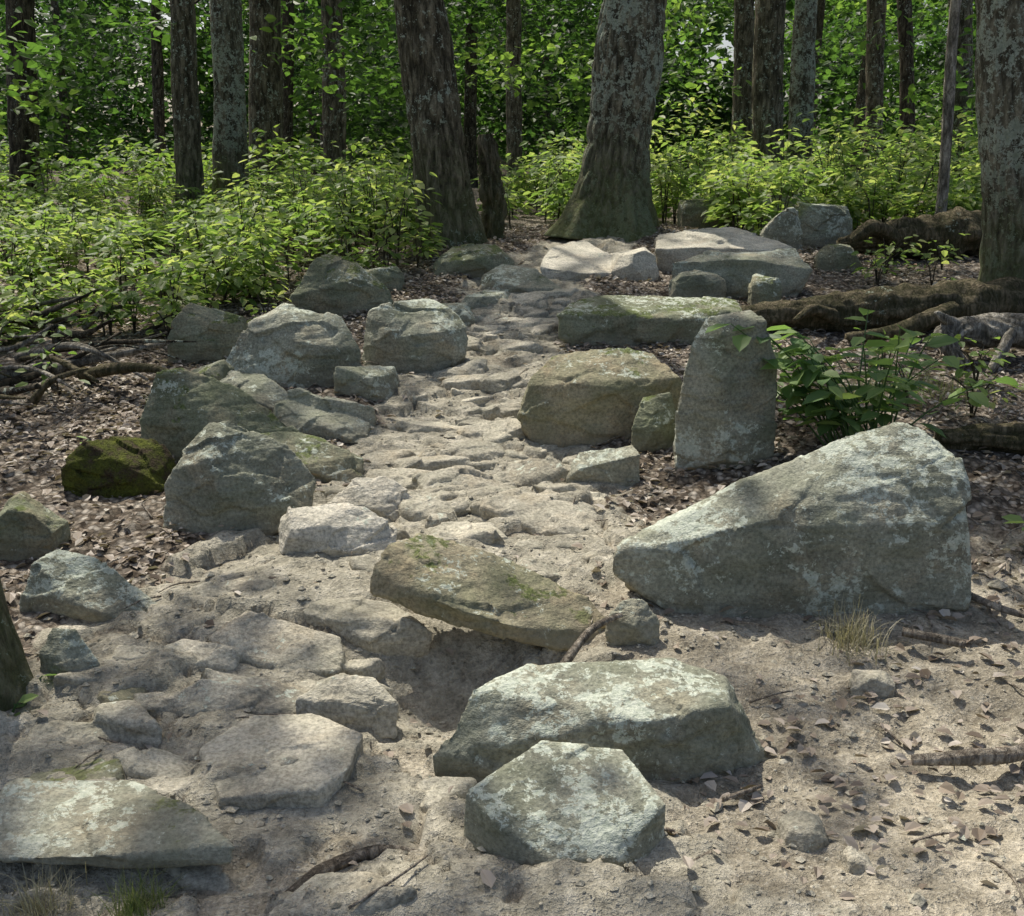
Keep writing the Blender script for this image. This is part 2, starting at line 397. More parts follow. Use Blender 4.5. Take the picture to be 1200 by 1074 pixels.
rock('slab_rock',1.75,8.4,.0066,[(-60,0,-10),(-82,10,20),(-80,10,44),(-30,40,50),(70,50,52),(82,10,30),(60,0,-10),(0,-8,10),(0,-5,44),(60,60,-10),(-60,60,-10)],M_rock,chips=1,amp=.8)
rock('rock',1.4,8.2,.0064,box(66,38,40,8),M_rock)
rock('rock',1.85,8.0,.0063,box(38,36,30,9),M_moss)
rock('slab_rock',.56,9.0,.0070,[(-40,0,-10),(45,0,-10),(-48,10,16),(-35,90,34),(10,140,40),(42,60,26),(46,0,10),(0,-6,10),(40,90,-10),(-40,90,-10)],M_pale,amp=.6,chips=1)
rock('slab_rock',1.0,9.0,.0069,box(56,30,90,12,.9),M_pale,amp=.6,chips=1)
rock('slab_rock',.05,8.55,.0066,[(-45,10,-10),(50,0,-10),(-44,20,22),(-20,70,34),(20,50,30),(52,10,8),(0,-8,12),(40,70,-10),(-40,70,-10)],M_rock,amp=.6,chips=1)
rock('slab_rock',-.33,9.1,.0070,[(-48,0,-10),(48,0,-10),(-50,10,12),(-25,50,32),(25,50,38),(50,20,25),(0,-8,22),(45,60,-10),(-40,60,-10)],M_moss)
rock('boulder',-1.28,8.1,.0063,[(-58,10,-10),(-56,5,20),(-30,20,62),(-15,30,68),(18,30,60),(60,20,25),(62,20,-10),(10,-10,-10),(0,-8,35),(40,50,-10),(-40,50,-10),(20,0,42)],M_moss,chips=0)
rock('boulder',-.61,6.7,.0053,[(-64,10,10),(-62,15,55),(-45,30,80),(5,50,84),(42,40,76),(63,20,50),(60,5,20),(20,-8,-8),(-50,-2,-5),(-10,-12,45),(30,-5,48),(50,50,-10),(-50,50,-10)],M_rock,sm=2,chips=5,amp=.8)
rock('boulder',-1.30,6.35,.0051,[(-95,20,5),(-58,30,62),(-12,40,92),(55,40,74),(82,10,40),(82,0,-8),(25,-8,-8),(-60,5,-8),(15,-8,50),(-8,20,84),(70,50,-10),(-80,50,-10)],M_lich,chips=0,amp=.8)
rock('rock',-1.9,6.85,.0054,box(95,58,60,21),M_moss)
rock('rock',-1.03,8.6,.0065,box(50,26,40,27),M_moss)
rock('slab_rock',-1.42,5.85,.0046,[(-62,10,-12),(62,0,-12),(-60,20,22),(-30,40,48),(20,40,40),(64,20,6),(0,-8,20),(50,60,-12),(-50,60,-12)],M_rock,chips=1)
rock('slab_rock',-1.46,5.15,.0042,[(-84,10,15),(-82,8,50),(-64,20,100),(-40,30,108),(30,40,80),(106,30,22),(103,10,-8),(-20,-10,-8),(-78,10,-8),(-20,-8,40),(20,-5,44),(60,60,-10),(-60,60,-10)],M_moss,chips=0,amp=.8)
rock('slab_rock',-1.0,5.55,.0044,[[(-58,0,-10),(55,-10,-10),(-58,30,32),(-30,60,44),(58,20,10),(55,60,-10),(0,-6,14)],[(-40,20,-10),(60,30,-10),(-45,50,52),(62,40,26),(60,80,-10),(-40,90,-10),(0,30,40)]],M_rock,chips=1)
rock('boulder',-1.12,4.26,.0035,[(-90,10,-12),(-88,20,60),(-75,20,80),(-38,50,128),(-15,55,132),(50,50,104),(88,40,65),(85,10,30),(10,-5,-12),(-40,-5,-12),(-15,-8,55),(-30,5,95),(70,80,-12),(-80,80,-12)],M_lich,chips=0,amp=.8)
rock('slab_rock',-1.02,4.9,.0040,[(-80,10,-12),(78,0,-12),(-78,20,28),(-50,50,44),(20,60,44),(82,30,22),(10,-8,20),(70,80,-12),(-70,80,-12)],M_moss,chips=1)
rock('boulder',-.70,4.05,.0034,[(-72,0,-12),(0,-10,-12),(70,0,-12),(-70,0,40),(-60,30,62),(30,40,66),(72,20,40),(74,0,14),(0,-16,30),(-10,-5,50),(60,70,-12),(-60,70,-12)],M_pale,chips=4,sm=1)
rock('rock',-.60,4.5,.0037,[(-55,0,-12),(55,0,-12),(-52,5,20),(-20,30,46),(20,35,46),(54,20,14),(0,-8,18),(40,60,-12),(-40,60,-12)],M_pale,chips=2)
rock('slab_rock',-1.50,3.6,.0030,[(-76,0,-12),(86,-5,-12),(-72,0,34),(-62,20,66),(-45,50,72),(0,50,64),(86,20,8),(-10,-8,26),(60,60,-12),(-60,60,-12)],M_lich,chips=0,amp=.8)
rock('rock',-1.90,4.05,.0034,box(78,56,50,31),M_moss)
rock('rock',-1.40,3.18,.0027,[(-36,0,-12),(34,0,-12),(-34,5,44),(-20,20,70),(6,22,68),(34,10,30),(0,-8,34),(30,40,-12),(-30,40,-12)],M_rock,chips=1)
rock('rock',-1.2,3.05,.0026,box(56,22,40,33),M_brown)
rock('slab_rock',-.64,2.55,.00225,[(-108,90,-20),(-104,100,18),(-60,170,24),(20,180,26),(98,110,30),(90,40,22),(60,0,18),(-50,-10,14),(-60,-10,-20),(70,0,-20),(100,100,-20)],M_cob,amp=.5,chips=0,dz=.04)
rock('slab_rock',-.50,2.98,.0025,[[(-60,0,-12),(64,-20,-12),(-58,10,24),(-20,40,44),(30,30,44),(66,-10,28),(60,40,-12),(-50,60,-12)]],M_cob,chips=3,dz=.02)
rock('slab_rock',-.93,2.3,.0021,[(-180,0,10),(125,-5,6),(128,0,26),(60,70,36),(-20,120,40),(-180,120,40),(60,80,-30),(-180,100,-30),(-30,-14,22),(-60,-10,2),(60,-5,2)],M_rock,amp=.7,chips=1,dz=.06)
rock('rock',-1.2,2.62,.0023,box(120,30,60,37),M_moss)
rock('rock',.40,3.38,.0029,[(-32,0,-14),(32,0,-14),(-30,6,26),(-14,18,44),(14,20,50),(32,10,24),(2,-8,22),(26,36,-14),(-26,36,-14)],M_rock,chips=3)
rock('rock',.72,2.36,.0020,box(58,34,50,42,.7),M_cob,dz=-.015)
rock('rock',.82,2.26,.0020,box(32,16,30,43),M_cob)
rock('rock',1.12,3.1,.0027,box(52,20,30,44),M_cob)
rock('rock',-.12,2.02,.0019,box(170,26,90,45,.8),M_cob)
for k,(x,y,s,w,h,d,mt) in enumerate([(2.1,12.,.0088,74,38,40,M_moss),(2.75,11.4,.0087,76,50,40,M_moss),(2.5,10.3,.0079,48,42,30,M_lich),(3.0,10.8,.0083,70,46,40,M_rock),(2.75,9.3,.0072,56,28,30,M_moss),(4.4,11.5,.0088,40,30,30,M_rock),(3.75,10.2,.0079,40,16,30,M_brown),(-2.3,7.7,.006,60,22,40,M_moss),(-.55,7.7,.0059,110,24,60,M_rock),(-.2,8.1,.006,70,20,60,M_rock),(-1.75,6.1,.005,60,30,50,M_moss),(-.85,6.15,.005,70,26,50,M_rock),(.1,3.85,.0032,60,20,40,M_cob)]):
    rock('rock',x,y,s,box(w,h,d,60+k),mt)

# flat stones bedded in the trail, one mass
bm=bmesh.new();r=random.Random(5)
flat=[(.17,4.5,.36,.045),(-.2,4.25,.28,.045),(-.18,4.85,.30,.045),(-.40,5.2,.24,.045),(.12,5.1,.22,.05),(-.3,6.35,.2,.06),(-.05,6.3,.16,.06),(-.15,3.95,.26,.04),(-.75,3.4,.3,.035),(-.55,3.6,.28,.035),(-1.05,3.3,.18,.04),(-1.0,3.75,.2,.05),(-1.15,2.95,.16,.05),(-.8,3.1,.2,.035),(.02,7.1,.22,.06),(.15,7.7,.25,.05),(.12,8.2,.25,.05),(-.3,7.2,.2,.05),(-.42,2.15,.2,.03),(-.2,2.6,.12,.02),(.3,8.5,.25,.05),(-.1,5.6,.25,.05),(-.45,5.75,.22,.05),(0.,5.95,.2,.05),(-.4,4.55,.2,.05)]
for k in range(210):
    yy=2.3+6.4*r.random();xx=float(np.interp(yy,PY,PX))+r.uniform(-.9,.9)*float(np.interp(yy,PY,PW))
    if xx>-.35 and yy<3.6: continue
    if -.95<xx<-.35 and 2.35<yy<3.0: continue
    flat.append((xx,yy,r.choice([.06,.08,.11,.14,.18])*r.uniform(.8,1.2),r.uniform(.012,.038)))
for (xx,yy,w,h) in flat:
    P=[];a0=r.uniform(0,6);n=r.randint(5,7);g=.5*G(xx,yy)+.5*float(GF(xx,yy)[0]);tx=r.uniform(-.22,.22);ty=r.uniform(-.15,.2);el_=r.uniform(.35,.62);ro=r.uniform(-.45,.45)
    for q in range(n):
        a=a0+q*6.283/n+r.uniform(-.45,.45);rr=w*r.uniform(.6,1.15)
        ux=math.cos(a)*rr;uy=math.sin(a)*rr*el_
        ux,uy=ux*math.cos(ro)-uy*math.sin(ro),ux*math.sin(ro)+uy*math.cos(ro)
        P.append((xx+ux*.96,yy+uy*.96,g-.06+uy*.12));P.append((xx+ux,yy+uy,g+uy*.12+ux*tx+uy*ty+h*.6+.003));P.append((xx+ux*.82,yy+uy*.82,g+uy*.12+ux*tx+uy*ty+h+.008))
    hull_into(bm,P,1,len(bm.verts))
me=bpy.data.meshes.new('trail_stones');bm.to_mesh(me);bm.free();me.materials.append(M_cob)
ob=bpy.data.objects.new('trail_stones',me);col.objects.link(ob);finish(ob,.22,.0085,1,1.1,3)
rock('moss_patch',-1.78,4.72,.0038,box(125,50,70,71,.5),M_mosspatch,amp=1.5)
bake_rocks()

# ---------------------------------------------------------------- tubes (trunks, logs, sticks)
def tube(P,R,seg=24,rings=60,rough=.0,rf=8.,stretch=.2,flare=0.,lobes=5,seed=0,ph=0.,lump=0.):
    P=np.array(P,float);R=np.array(R,float);n=len(P)
    t=np.linspace(0,n-1,rings)
    i=np.clip(np.floor(t).astype(int),0,n-2);f=(t-i)[:,None]
    p0=P[np.clip(i-1,0,n-1)];p1=P[i];p2=P[i+1];p3=P[np.clip(i+2,0,n-1)]
    C=.5*((2*p1)+(-p0+p2)*f+(2*p0-5*p1+4*p2-p3)*f*f+(-p0+3*p1-3*p2+p3)*f**3)
    rad=np.interp(t,np.arange(n),R)
    T=np.gradient(C,axis=0);T/=np.linalg.norm(T,axis=1)[:,None]
    ref=np.array([1.,0,0]) if abs(T[0,0])<.8 else np.array([0,1.,0])
    A=np.cross(T,ref);A/=np.linalg.norm(A,axis=1)[:,None];B=np.cross(T,A)
    s=np.concatenate([[0],np.cumsum(np.linalg.norm(np.diff(C,axis=0),axis=1))])
    an=np.linspace(0,2*math.pi,seg,endpoint=False)
    aa,ss=np.meshgrid(an,s);rr=rad[:,None]*np.ones_like(aa)
    if flare>0:
        rr=rr*(1+flare*np.exp(-ss/.38)*(1+.55*np.cos(lobes*aa+ph+.8*vn3(ss,aa*0,aa*0,seed))))
    ridge=np.zeros_like(aa)+.6
    if rough>0:
        cx=np.cos(aa)*rad.mean()*rf*4;cy=np.sin(aa)*rad.mean()*rf*4;cz=ss*rf*4*stretch
        n1=vn3(cx,cy,cz,seed);n2=vn3(cx*2.1,cy*2.1,cz*2.1,seed+3)
        ridge=np.clip(np.abs(n1)*1.5+.35*n2,0,1.1)
        low=vn3(cx*.15,cy*.15,cz*.3,seed+7)
        rr=rr+rough*(ridge-.5)+rough*1.4*low
    if lump>0:
        rr=rr*(1+lump*vn3(np.cos(aa)*1.3,np.sin(aa)*1.3,ss*5,seed+11)+lump*.6*vn3(np.cos(aa)*3,np.sin(aa)*3,ss*14,seed+12))
    Vv=C[:,None,:]+rr[...,None]*(np.cos(aa)[...,None]*A[:,None,:]+np.sin(aa)[...,None]*B[:,None,:])
    Vv=Vv.reshape(-1,3)
    ii=np.arange(seg);jj=np.arange(rings-1)[:,None]*seg
    F=np.stack([jj+ii,jj+(ii+1)%seg,jj+seg+(ii+1)%seg,jj+seg+ii],-1).reshape(-1,4)
    nv=len(Vv);Vv=np.vstack([Vv,C[0],C[-1]])
    cf=[]
    for q in range(0,seg,2):
        cf.append([nv,(q+2)%seg,(q+1)%seg,q]);b=(rings-1)*seg;cf.append([nv+1,b+q,b+(q+1)%seg,b+(q+2)%seg])
    F=np.vstack([F,np.array(cf)])
    return Vv,F,np.concatenate([ridge.ravel(),[.4,.4]])
def join(parts):
    V=[];F=[];A=[];o=0
    for v,f,a in parts:
        V.append(v);F.append(f+o);A.append(a);o+=len(v)
    return np.vstack(V),np.vstack(F),np.concatenate(A)
# ---------------------------------------------------------------- leaves
L6=np.array([(0,0,0),(.28,-.30,.07),(.68,-.24,.05),(1,0,-.06),(.68,.24,.05),(.28,.30,.07)])
L4=np.array([(0,0,0),(.45,-.36,.05),(1,0,-.05),(.45,.36,.05)])
def leaves(C,size,yaw,pitch,roll,shape=6,wid=1.,curl=1.):
    C=np.asarray(C,float);n=len(C);L=(L6 if shape==6 else L4).copy();L[:,1]*=wid;L[:,2]*=curl
    P=L[None]*np.asarray(size).reshape(-1,1,1)*np.ones((n,1,1))
    cr,sr=np.cos(roll)[:,None],np.sin(roll)[:,None]
    x,y,z=P[...,0],P[...,1],P[...,2]
    y,z=y*cr-z*sr,y*sr+z*cr
    cp,sp=np.cos(pitch)[:,None],np.sin(pitch)[:,None]
    x,z=x*cp+z*sp,-x*sp+z*cp
    cy,sy=np.cos(yaw)[:,None],np.sin(yaw)[:,None]
    x,y=x*cy-y*sy,x*sy+y*cy
    Vv=(np.stack([x,y,z],-1)+C[:,None,:]).reshape(-1,3)
    k=len(L);b=np.arange(n)[:,None]*k
    F=np.concatenate([b+np.array([[0,1,2,3]]),b+np.array([[0,3,4,5]])],1).reshape(-1,4) if shape==6 else b+np.array([[0,1,2,3]])
    return Vv,F
def leafobj(name,C,size,mat,tilt=.6,shape=4,rnd=None,yaw=None,parent=None,wid=1.,droop=.15,curl=1.):
    n=len(C)
    yaw=rng.uniform(0,6.283,n) if yaw is None else yaw
    Vv,F=leaves(C,size,yaw,rng.normal(droop,tilt*.7,n),rng.normal(0,tilt,n),shape,wid,curl)
    rnd=rng.uniform(0,1,n) if rnd is None else np.clip(rnd,0,1)
    ob=mk(name,Vv,F,[mat],{'rnd':('FACE',np.repeat(rnd,2 if shape==6 else 1))},smooth=False)
    if parent: ob.parent=parent
    return ob
def clumps(centers,n,r,hz,size_lo,size_hi):
    k=len(centers);C=np.repeat(centers,n,0);m=k*n
    rr=np.repeat(r,n) if np.ndim(r) else r
    a=rng.uniform(0,6.283,m);q=np.sqrt(rng.uniform(0,1,m))
    C=C+np.stack([np.cos(a)*q*rr,np.sin(a)*q*rr,rng.normal(0,1,m)*hz*rr-.25*q*q*rr],-1)
    return C,rng.uniform(size_lo,size_hi,m),np.repeat(rng.uniform(0,1,k),n)*.6+rng.uniform(0,.4,m)
# leaves cut from the crowns to place sun patches (ground point the opening lets the sun reach, radius)
SUN_GAPS=[(.62,9.35,.55),(1.05,9.2,.4),(.1,4.75,.5),(-.3,5.3,.4),(.0,4.1,.38),(-.3,5.95,.28),(-.1,6.6,.24),(1.35,3.95,.4),(.85,3.95,.26),(2.05,2.95,.8),(1.6,2.3,.5),(2.6,3.6,.55),(-.68,4.2,.36),(.12,2.95,.24),(.5,2.95,.2),(-3.2,9.6,1.4),(-4.6,8.6,1.1),(-2.2,10.6,1.),(3.2,13.2,1.5),(5.6,13.4,1.3),(1.9,9.8,.55),(-1.2,4.5,.28),(-2.5,6.4,.4),(-.45,3.1,.2),(-1.0,2.5,.22),(2.7,5.2,.4),(2.4,7.6,.32),(-.3,3.75,.22),(1.0,13.5,1.1),(-1.6,8.3,.24),(.3,5.6,.2),(-.6,6.8,.28),(-.2,2.2,.18),(-1.25,6.5,.26),(-1.9,5.6,.28),(1.3,2.1,.35),(1.62,5.25,.45),(-5.8,9.8,1.1),(-1.45,9.6,.6),(1.0,5.2,.16),(.9,7.5,.26),(3.9,9.6,.45),(-3.0,7.9,.6)]
def cut_sun_gaps(Cw):
    keep=np.ones(len(Cw),bool)
    for gx_,gy_,r_ in SUN_GAPS:
        p=np.array([gx_,gy_,G(gx_,gy_)+.1]);d=Cw-p
        t=d@SUN;q=np.linalg.norm(d-t[:,None]*SUN,axis=1)
        keep&=~((t>1.5)&(q<r_*(1+.35*np.sin(np.arctan2(d[:,1],d[:,0])*3+gx_*9)+rng.normal(0,.10,len(Cw))) ))
    return keep

# ---------------------------------------------------------------- trees
def tree(name,x,y,dia,H,lean,mat,crown_r=3.,crown_z=None,nclump=26,nleaf=220,seg=40,rings=140,flare=.35,rough=.012,seed=0,curve=0.,lf=(.12,.19),dtop=.55):
    r=random.Random(seed)
    g=G(x,y)-.12
    pts=[(0,0,0)];K=7
    for k in range(1,K):
        h=H*k/(K-1);pts.append((lean[0]*min(h,6+.2*h)+curve*math.sin(h*.5)*.2+r.uniform(-.05,.05)*min(1,k-.5),lean[1]*h+r.uniform(-.05,.05),h))
    R=[dia/2*(1-(1-dtop)*k/(K-1)) for k in range(K)]
    parts=[tube(pts,R,seg,rings,rough,6.,.16,flare,r.choice([4,5,6]),seed,r.uniform(0,6))]
    cz=crown_z or H*.62
    cents=[]
    nl=9
    for k in range(nl):
        h=cz+(H-cz)*k/(nl-1)*.95;a=r.uniform(0,6.28);le=crown_r*r.uniform(.6,1.)*(1-.35*k/nl)
        bx=float(np.interp(h,[p[2] for p in pts],[p[0] for p in pts]));by=float(np.interp(h,[p[2] for p in pts],[p[1] for p in pts]))
        e=(bx+math.cos(a)*le,by+math.sin(a)*le,h+le*.45);m=(bx+math.cos(a+.2)*le*.5,by+math.sin(a+.2)*le*.5,h+le*.32)
        parts.append(tube([(bx,by,h),m,e],[dia*.16,dia*.09,.015],8,10,0))
        for q in range(max(1,nclump//nl)):
            t=r.uniform(.45,1.1);cents.append((bx+math.cos(a)*le*t+r.gauss(0,.5),by+math.sin(a)*le*t+r.gauss(0,.5),h+le*.4*t+r.gauss(0,.4)))
    Vv,F,A=join(parts)
    ob=mk(name,Vv,F,[mat],{'ridge':('POINT',A)});ob.location=(x,y,g)
    if nclump:
        C,S,rn=clumps(np.array(cents),nleaf,np.array([r.uniform(.5,.95) for _ in cents]),.28,*lf)
        k=cut_sun_gaps(C+np.array([x,y,g]))
        leafobj('crown',C[k],S[k],M_leaf,.55,4,rn[k],parent=ob)
    return ob
tree('unseen_shade_oak',.97,11.2,.66,15,(.095,.0),M_oak,4.4,7.0,54,110,160,460,.8,.034,1,dtop=.6)
tree('unseen_shade_oak',-.56,10.4,.49,14,(-.13,0.02),M_bark,4.0,6.5,54,100,110,400,.45,.02,2)
tree('unseen_shade_oak',3.86,8.3,.56,13,(-.125,0),M_oak,3.5,6.,36,90,90,360,.25,.022,3)
tree('unseen_shade_oak',-1.66,3.1,.32,11,(-.14,.02),M_bark,2.6,6.,27,70,60,320,.25,.012,4)
tree('unseen_shade_oak',-5.6,8.2,.5,13,(.02,0),M_bark,4.2,6.,45,100,32,80,.3,.01,5)  # extra oak out of frame, added so its crown shades the foreground
spec=[(16,25,.42,M_dark),(14,222,.34,M_bark),(15,268,.44,M_oak),(17,308,.52,M_bark),(19,390,.4,M_bark),(24,605,.34,M_bark),(18,868,.33,M_bark),(16,903,.46,M_bark),(17,938,.38,M_oak),(20,1028,.33,M_bark),(23,1070,.3,M_dark),(17,1130,.36,M_bark),(26,185,.26,M_dark),(28,330,.34,M_dark),(30,550,.36,M_dark)]
for k,(yy,px,d,m) in enumerate(spec):
    s=(.94*yy+.48)/1287;xx=(px-600)*s
    tree('maple_tree' if k%3 else 'unseen_shade_oak',xx,yy,d,random.uniform(11,14),(-.2*xx/yy+random.uniform(-.03,.03),0),m,3.2,5.5,18,95,36,200,.3,.014,20+k)
for k in range(18):
    yy=random.uniform(28,62);xx=random.uniform(-1,1)*(.55*yy+6)
    tree('tree',xx,yy,random.uniform(.18,.5),random.uniform(12,16),(random.uniform(-.06,.06),0),M_dark,3.4,6,18,50,14,30,.2,.0,80+k,lf=(.25,.38))
tree('sapling_tree',4.05,10.6,.11,6,(-.05,0),M_dead,1.2,3.4,14,40,20,80,.2,.003,60,curve=.5,lf=(.08,.13))

# ---------------------------------------------------------------- forest foliage behind
nC=2000
yy=17+44*rng.uniform(0,1,nC)**.85;xx=rng.uniform(-1,1,nC)*(.56*yy+5)
zz=np.interp(yy,GY,GZ)+.6+rng.uniform(0,1,nC)**1.1*(3.2+yy*.17)
keep=vn2(xx*.22,yy*.15+zz*.35,77)+.5*vn2(xx*.6,zz*.8,78)>.10
cc=np.stack([xx,yy,zz],-1)[keep]
C,S,rn=clumps(cc,140,.8+cc[:,1]*.014,.26,.13,.21)
S=S*(1+np.maximum(0,C[:,1]-20)*.024)
# forest shade put into the leaf colour: darker deeper in and left, lighter right
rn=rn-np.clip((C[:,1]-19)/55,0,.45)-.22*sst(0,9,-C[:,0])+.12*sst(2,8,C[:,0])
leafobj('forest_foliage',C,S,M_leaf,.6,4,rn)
cc=np.array([(-5.2,13,2.9),(-6,13.5,3.2),(-6.3,14.5,2.6),(-4.6,14.5,3.6),(-1.9,15,3.5),(-2.3,16,3.0),(.4,15.5,3.6),(.6,16.5,3.2),(2.3,15,3.6),(2.9,16,3.1),(5.2,15.5,3.6),(5.6,14,3.1),(6.2,16,2.9),(-3.,17,3.6),(4.4,18,3.2),(-.6,18,3.4)])
C,S,rn=clumps(cc,110,.85,.2,.12,.19)
k=cut_sun_gaps(C)
leafobj('maple_boughs',C[k],S[k],M_leaf,.5,6,(rn*.9+.1)[k])
nC=1100
xx=rng.uniform(-1,1,nC)*62;yy=rng.uniform(60,84,nC);zz=1.5+rng.uniform(0,1,nC)**1.3*18
C,S,rn=clumps(np.stack([xx,yy,zz],-1),90,2.6,.45,.5,.85)
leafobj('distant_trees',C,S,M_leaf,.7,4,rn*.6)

# ---------------------------------------------------------------- understory shrubs
def shrubs(name,P,H,nl,size,mat,spread=.35):
    LC=[];LS=[];LR=[];yaw=[];parts=[]
    for (x,y),h in zip(P,H):
        g=G(x,y)
        for k in range(random.randint(2,4)):
            a=random.uniform(0,6.28);d=random.uniform(.2,1)*spread*h
            e=(x+math.cos(a)*d,y+math.sin(a)*d,g+h*random.uniform(.7,1.05));m=(x+math.cos(a)*d*.3,y+math.sin(a)*d*.3,g+h*.55)
            parts.append(tube([(x,y,g-.02),m,e],[.006,.005,.002],4,5,0))
            n=nl;t=np.random.default_rng(random.randint(0,10**6))
            u=t.uniform(.3,1.05,n);aa=t.uniform(0,6.283,n);q=t.uniform(.02,.24,n)*(.5+h*.6)
            px=x+math.cos(a)*d*u**1.6+np.cos(aa)*q;py=y+math.sin(a)*d*u**1.6+np.sin(aa)*q;pz=g+h*u*.97+t.normal(0,.02,n)
            LC.append(np.stack([px,py,pz],-1));LS.append(t.uniform(size*.65,size*1.25,n));LR.append(np.full(n,t.uniform(0,.6))+t.uniform(0,.4,n));yaw.append(aa)
    Vv,F,A=join(parts)
    st=mk(name,Vv,F,[M_dark],{'ridge':('POINT',A)})
    leafobj('leaves',np.vstack(LC),np.concatenate(LS),mat,.32,6,np.concatenate(LR),yaw=np.concatenate(yaw),parent=st,droop=.2,wid=.95)
    return st
P=[];H=[]
while len(P)<470:
    x=random.uniform(-8,-.75);y=random.uniform(7.3,14)
    if x>-1.7 and y<9.0: continue
    if x>-2.2 and y<7.9: continue
    if (x+.58)**2+(y-10.4)**2<.3: continue
    P.append((x,y));h=random.uniform(.16,.5)*(1+.5*float(vn2(x*1.1,y*1.1,12)))
    if -2.9<x<-.9 and y>9.3: h*=1.6
    H.append(h)
shrubs('understory_shrubs',P,H,19,.095,M_under)
P=[];H=[]
while len(P)<280:
    x=random.uniform(-.3,8.5);y=random.uniform(12.0,18)
    P.append((x,y));H.append(random.uniform(.35,1.3)*(1.+.4*float(vn2(x*.8,y*.8,13)))*(1. if x>1.7 else .75))
for k in range(60):
    P.append((random.uniform(2.2,6),random.uniform(10.7,12.5)));H.append(random.uniform(.3,.75))
shrubs('understory_shrubs',P,H,23,.115,M_under)
P=[(random.uniform(-14,-1.5),random.uniform(14,22)) for _ in range(150)];H=[random.uniform(.4,1.2) for _ in P]
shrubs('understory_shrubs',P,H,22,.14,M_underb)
P=[(-2.6,6.2),(-2.9,6.9),(-3.4,7.2),(-2.3,7.3),(-2.75,7.5),(-3.8,7.4),(-3.2,6.4),(2.9,8.8),(3.3,8.7),(3.6,9.3),(3.1,9.2),(-2.2,8.0),(-2.05,7.3),(-1.7,7.6),(-2.6,8.2),(3.3,7.9),(2.1,5.7),(2.4,5.6),(2.2,10.9),(3.4,11.0),(-1.55,8.6),(-1.0,9.0),(-.8,9.4),(2.7,6.3),(2.2,6.4),(1.4,6.1)]
shrubs('low_plants',P,[.28]*len(P),10,.075,M_under,.6)

def leafy(name,x,y,ns,h,spread,size,seed,nl=7):
    r=random.Random(seed);parts=[];C=[];Yw=[];S=[];g=G(x,y)
    for k in range(ns):
        a=r.uniform(0,6.28);d=spread*r.uniform(.3,1);hh=h*r.uniform(.45,1)
        if k%3==0:a=r.uniform(2.6,3.6)
        p0=np.array([x+r.uniform(-.12,.12)*spread*2,y+r.uniform(-.1,.1),g-.02]);p2=p0+np.array([math.cos(a)*d,math.sin(a)*d*.6,hh]);p1=(p0+p2)/2+np.array([0,0,hh*.15])
        parts.append(tube([p0,p1,p2],[.006,.004,.002],5,8,0))
        for q in range(nl):
            t=.35+.65*q/(nl-1);pp=p0*(1-t)+p2*t+np.array([0,0,hh*.3*t*(1-t)])
            C.append(pp);Yw.append(a+(1.1 if q%2 else -1.1)*(1 if q<nl-1 else 0)+r.uniform(-.3,.3));S.append(size*r.uniform(.7,1.15))
    Vv,F,A=join(parts);st=mk(name,Vv,F,[M_plant],{'ridge':('POINT',A)})
    leafobj('leaves',np.array(C),np.array(S),M_plant,.3,6,None,yaw=np.array(Yw),parent=st,droop=.1,wid=1.)
leafy('leafy_sapling',1.66,5.1,38,.68,.62,.135,3)
leafy('seedling',-.27,2.62,2,.05,.06,.055,9,3)
leafy('seedling',-2.0,5.1,5,.16,.14,.08,10,4)
leafy('seedling',-1.50,3.02,3,.12,.08,.06,11,3)
leafy('seedling',2.3,4.1,6,.14,.3,.08,12,5)

# ---------------------------------------------------------------- grass
def tuft(name,x,y,h,n,rad,mat,seed):
    t=np.random.default_rng(seed);V=[];F=[];o=0;R=[]
    for k in range(n):
        a=t.uniform(0,6.283);bx=x+t.normal(0,rad*.35);by=y+t.normal(0,rad*.35);g=G(bx,by)-.01
        L=h*t.uniform(.5,1.1);out=t.uniform(.15,1.);w=.0018
        sx,sy=-math.sin(a)*w,math.cos(a)*w
        for q in range(5):
            u=q/4;d=out*L*u**1.5*.75;z=g+L*(u-.55*out*u**2.4);k2=(1-u*.85)
            V+= [(bx+math.cos(a)*d+sx*k2,by+math.sin(a)*d+sy*k2,z),(bx+math.cos(a)*d-sx*k2,by+math.sin(a)*d-sy*k2,z)]
        for q in range(4): F.append([o+2*q,o+2*q+1,o+2*q+3,o+2*q+2])
        R+=[t.uniform(0,1)]*4;o+=10
    mk(name,V,F,[mat],{'rnd':('FACE',R)},smooth=False)
tuft('grass_tuft',1.14,3.42,.17,200,.14,M_grassd,1)
tuft('grass_tuft',-1.10,2.22,.15,260,.10,M_grassd,2)
tuft('grass_tuft',-.86,2.2,.13,240,.08,M_grass,3)
tuft('grass_tuft',2.35,6.1,.16,300,.5,M_grass,4)
tuft('grass_tuft',2.0,6.0,.14,200,.4,M_grass,5)
tuft('grass_tuft',-1.9,6.0,.12,120,.2,M_grass,6)

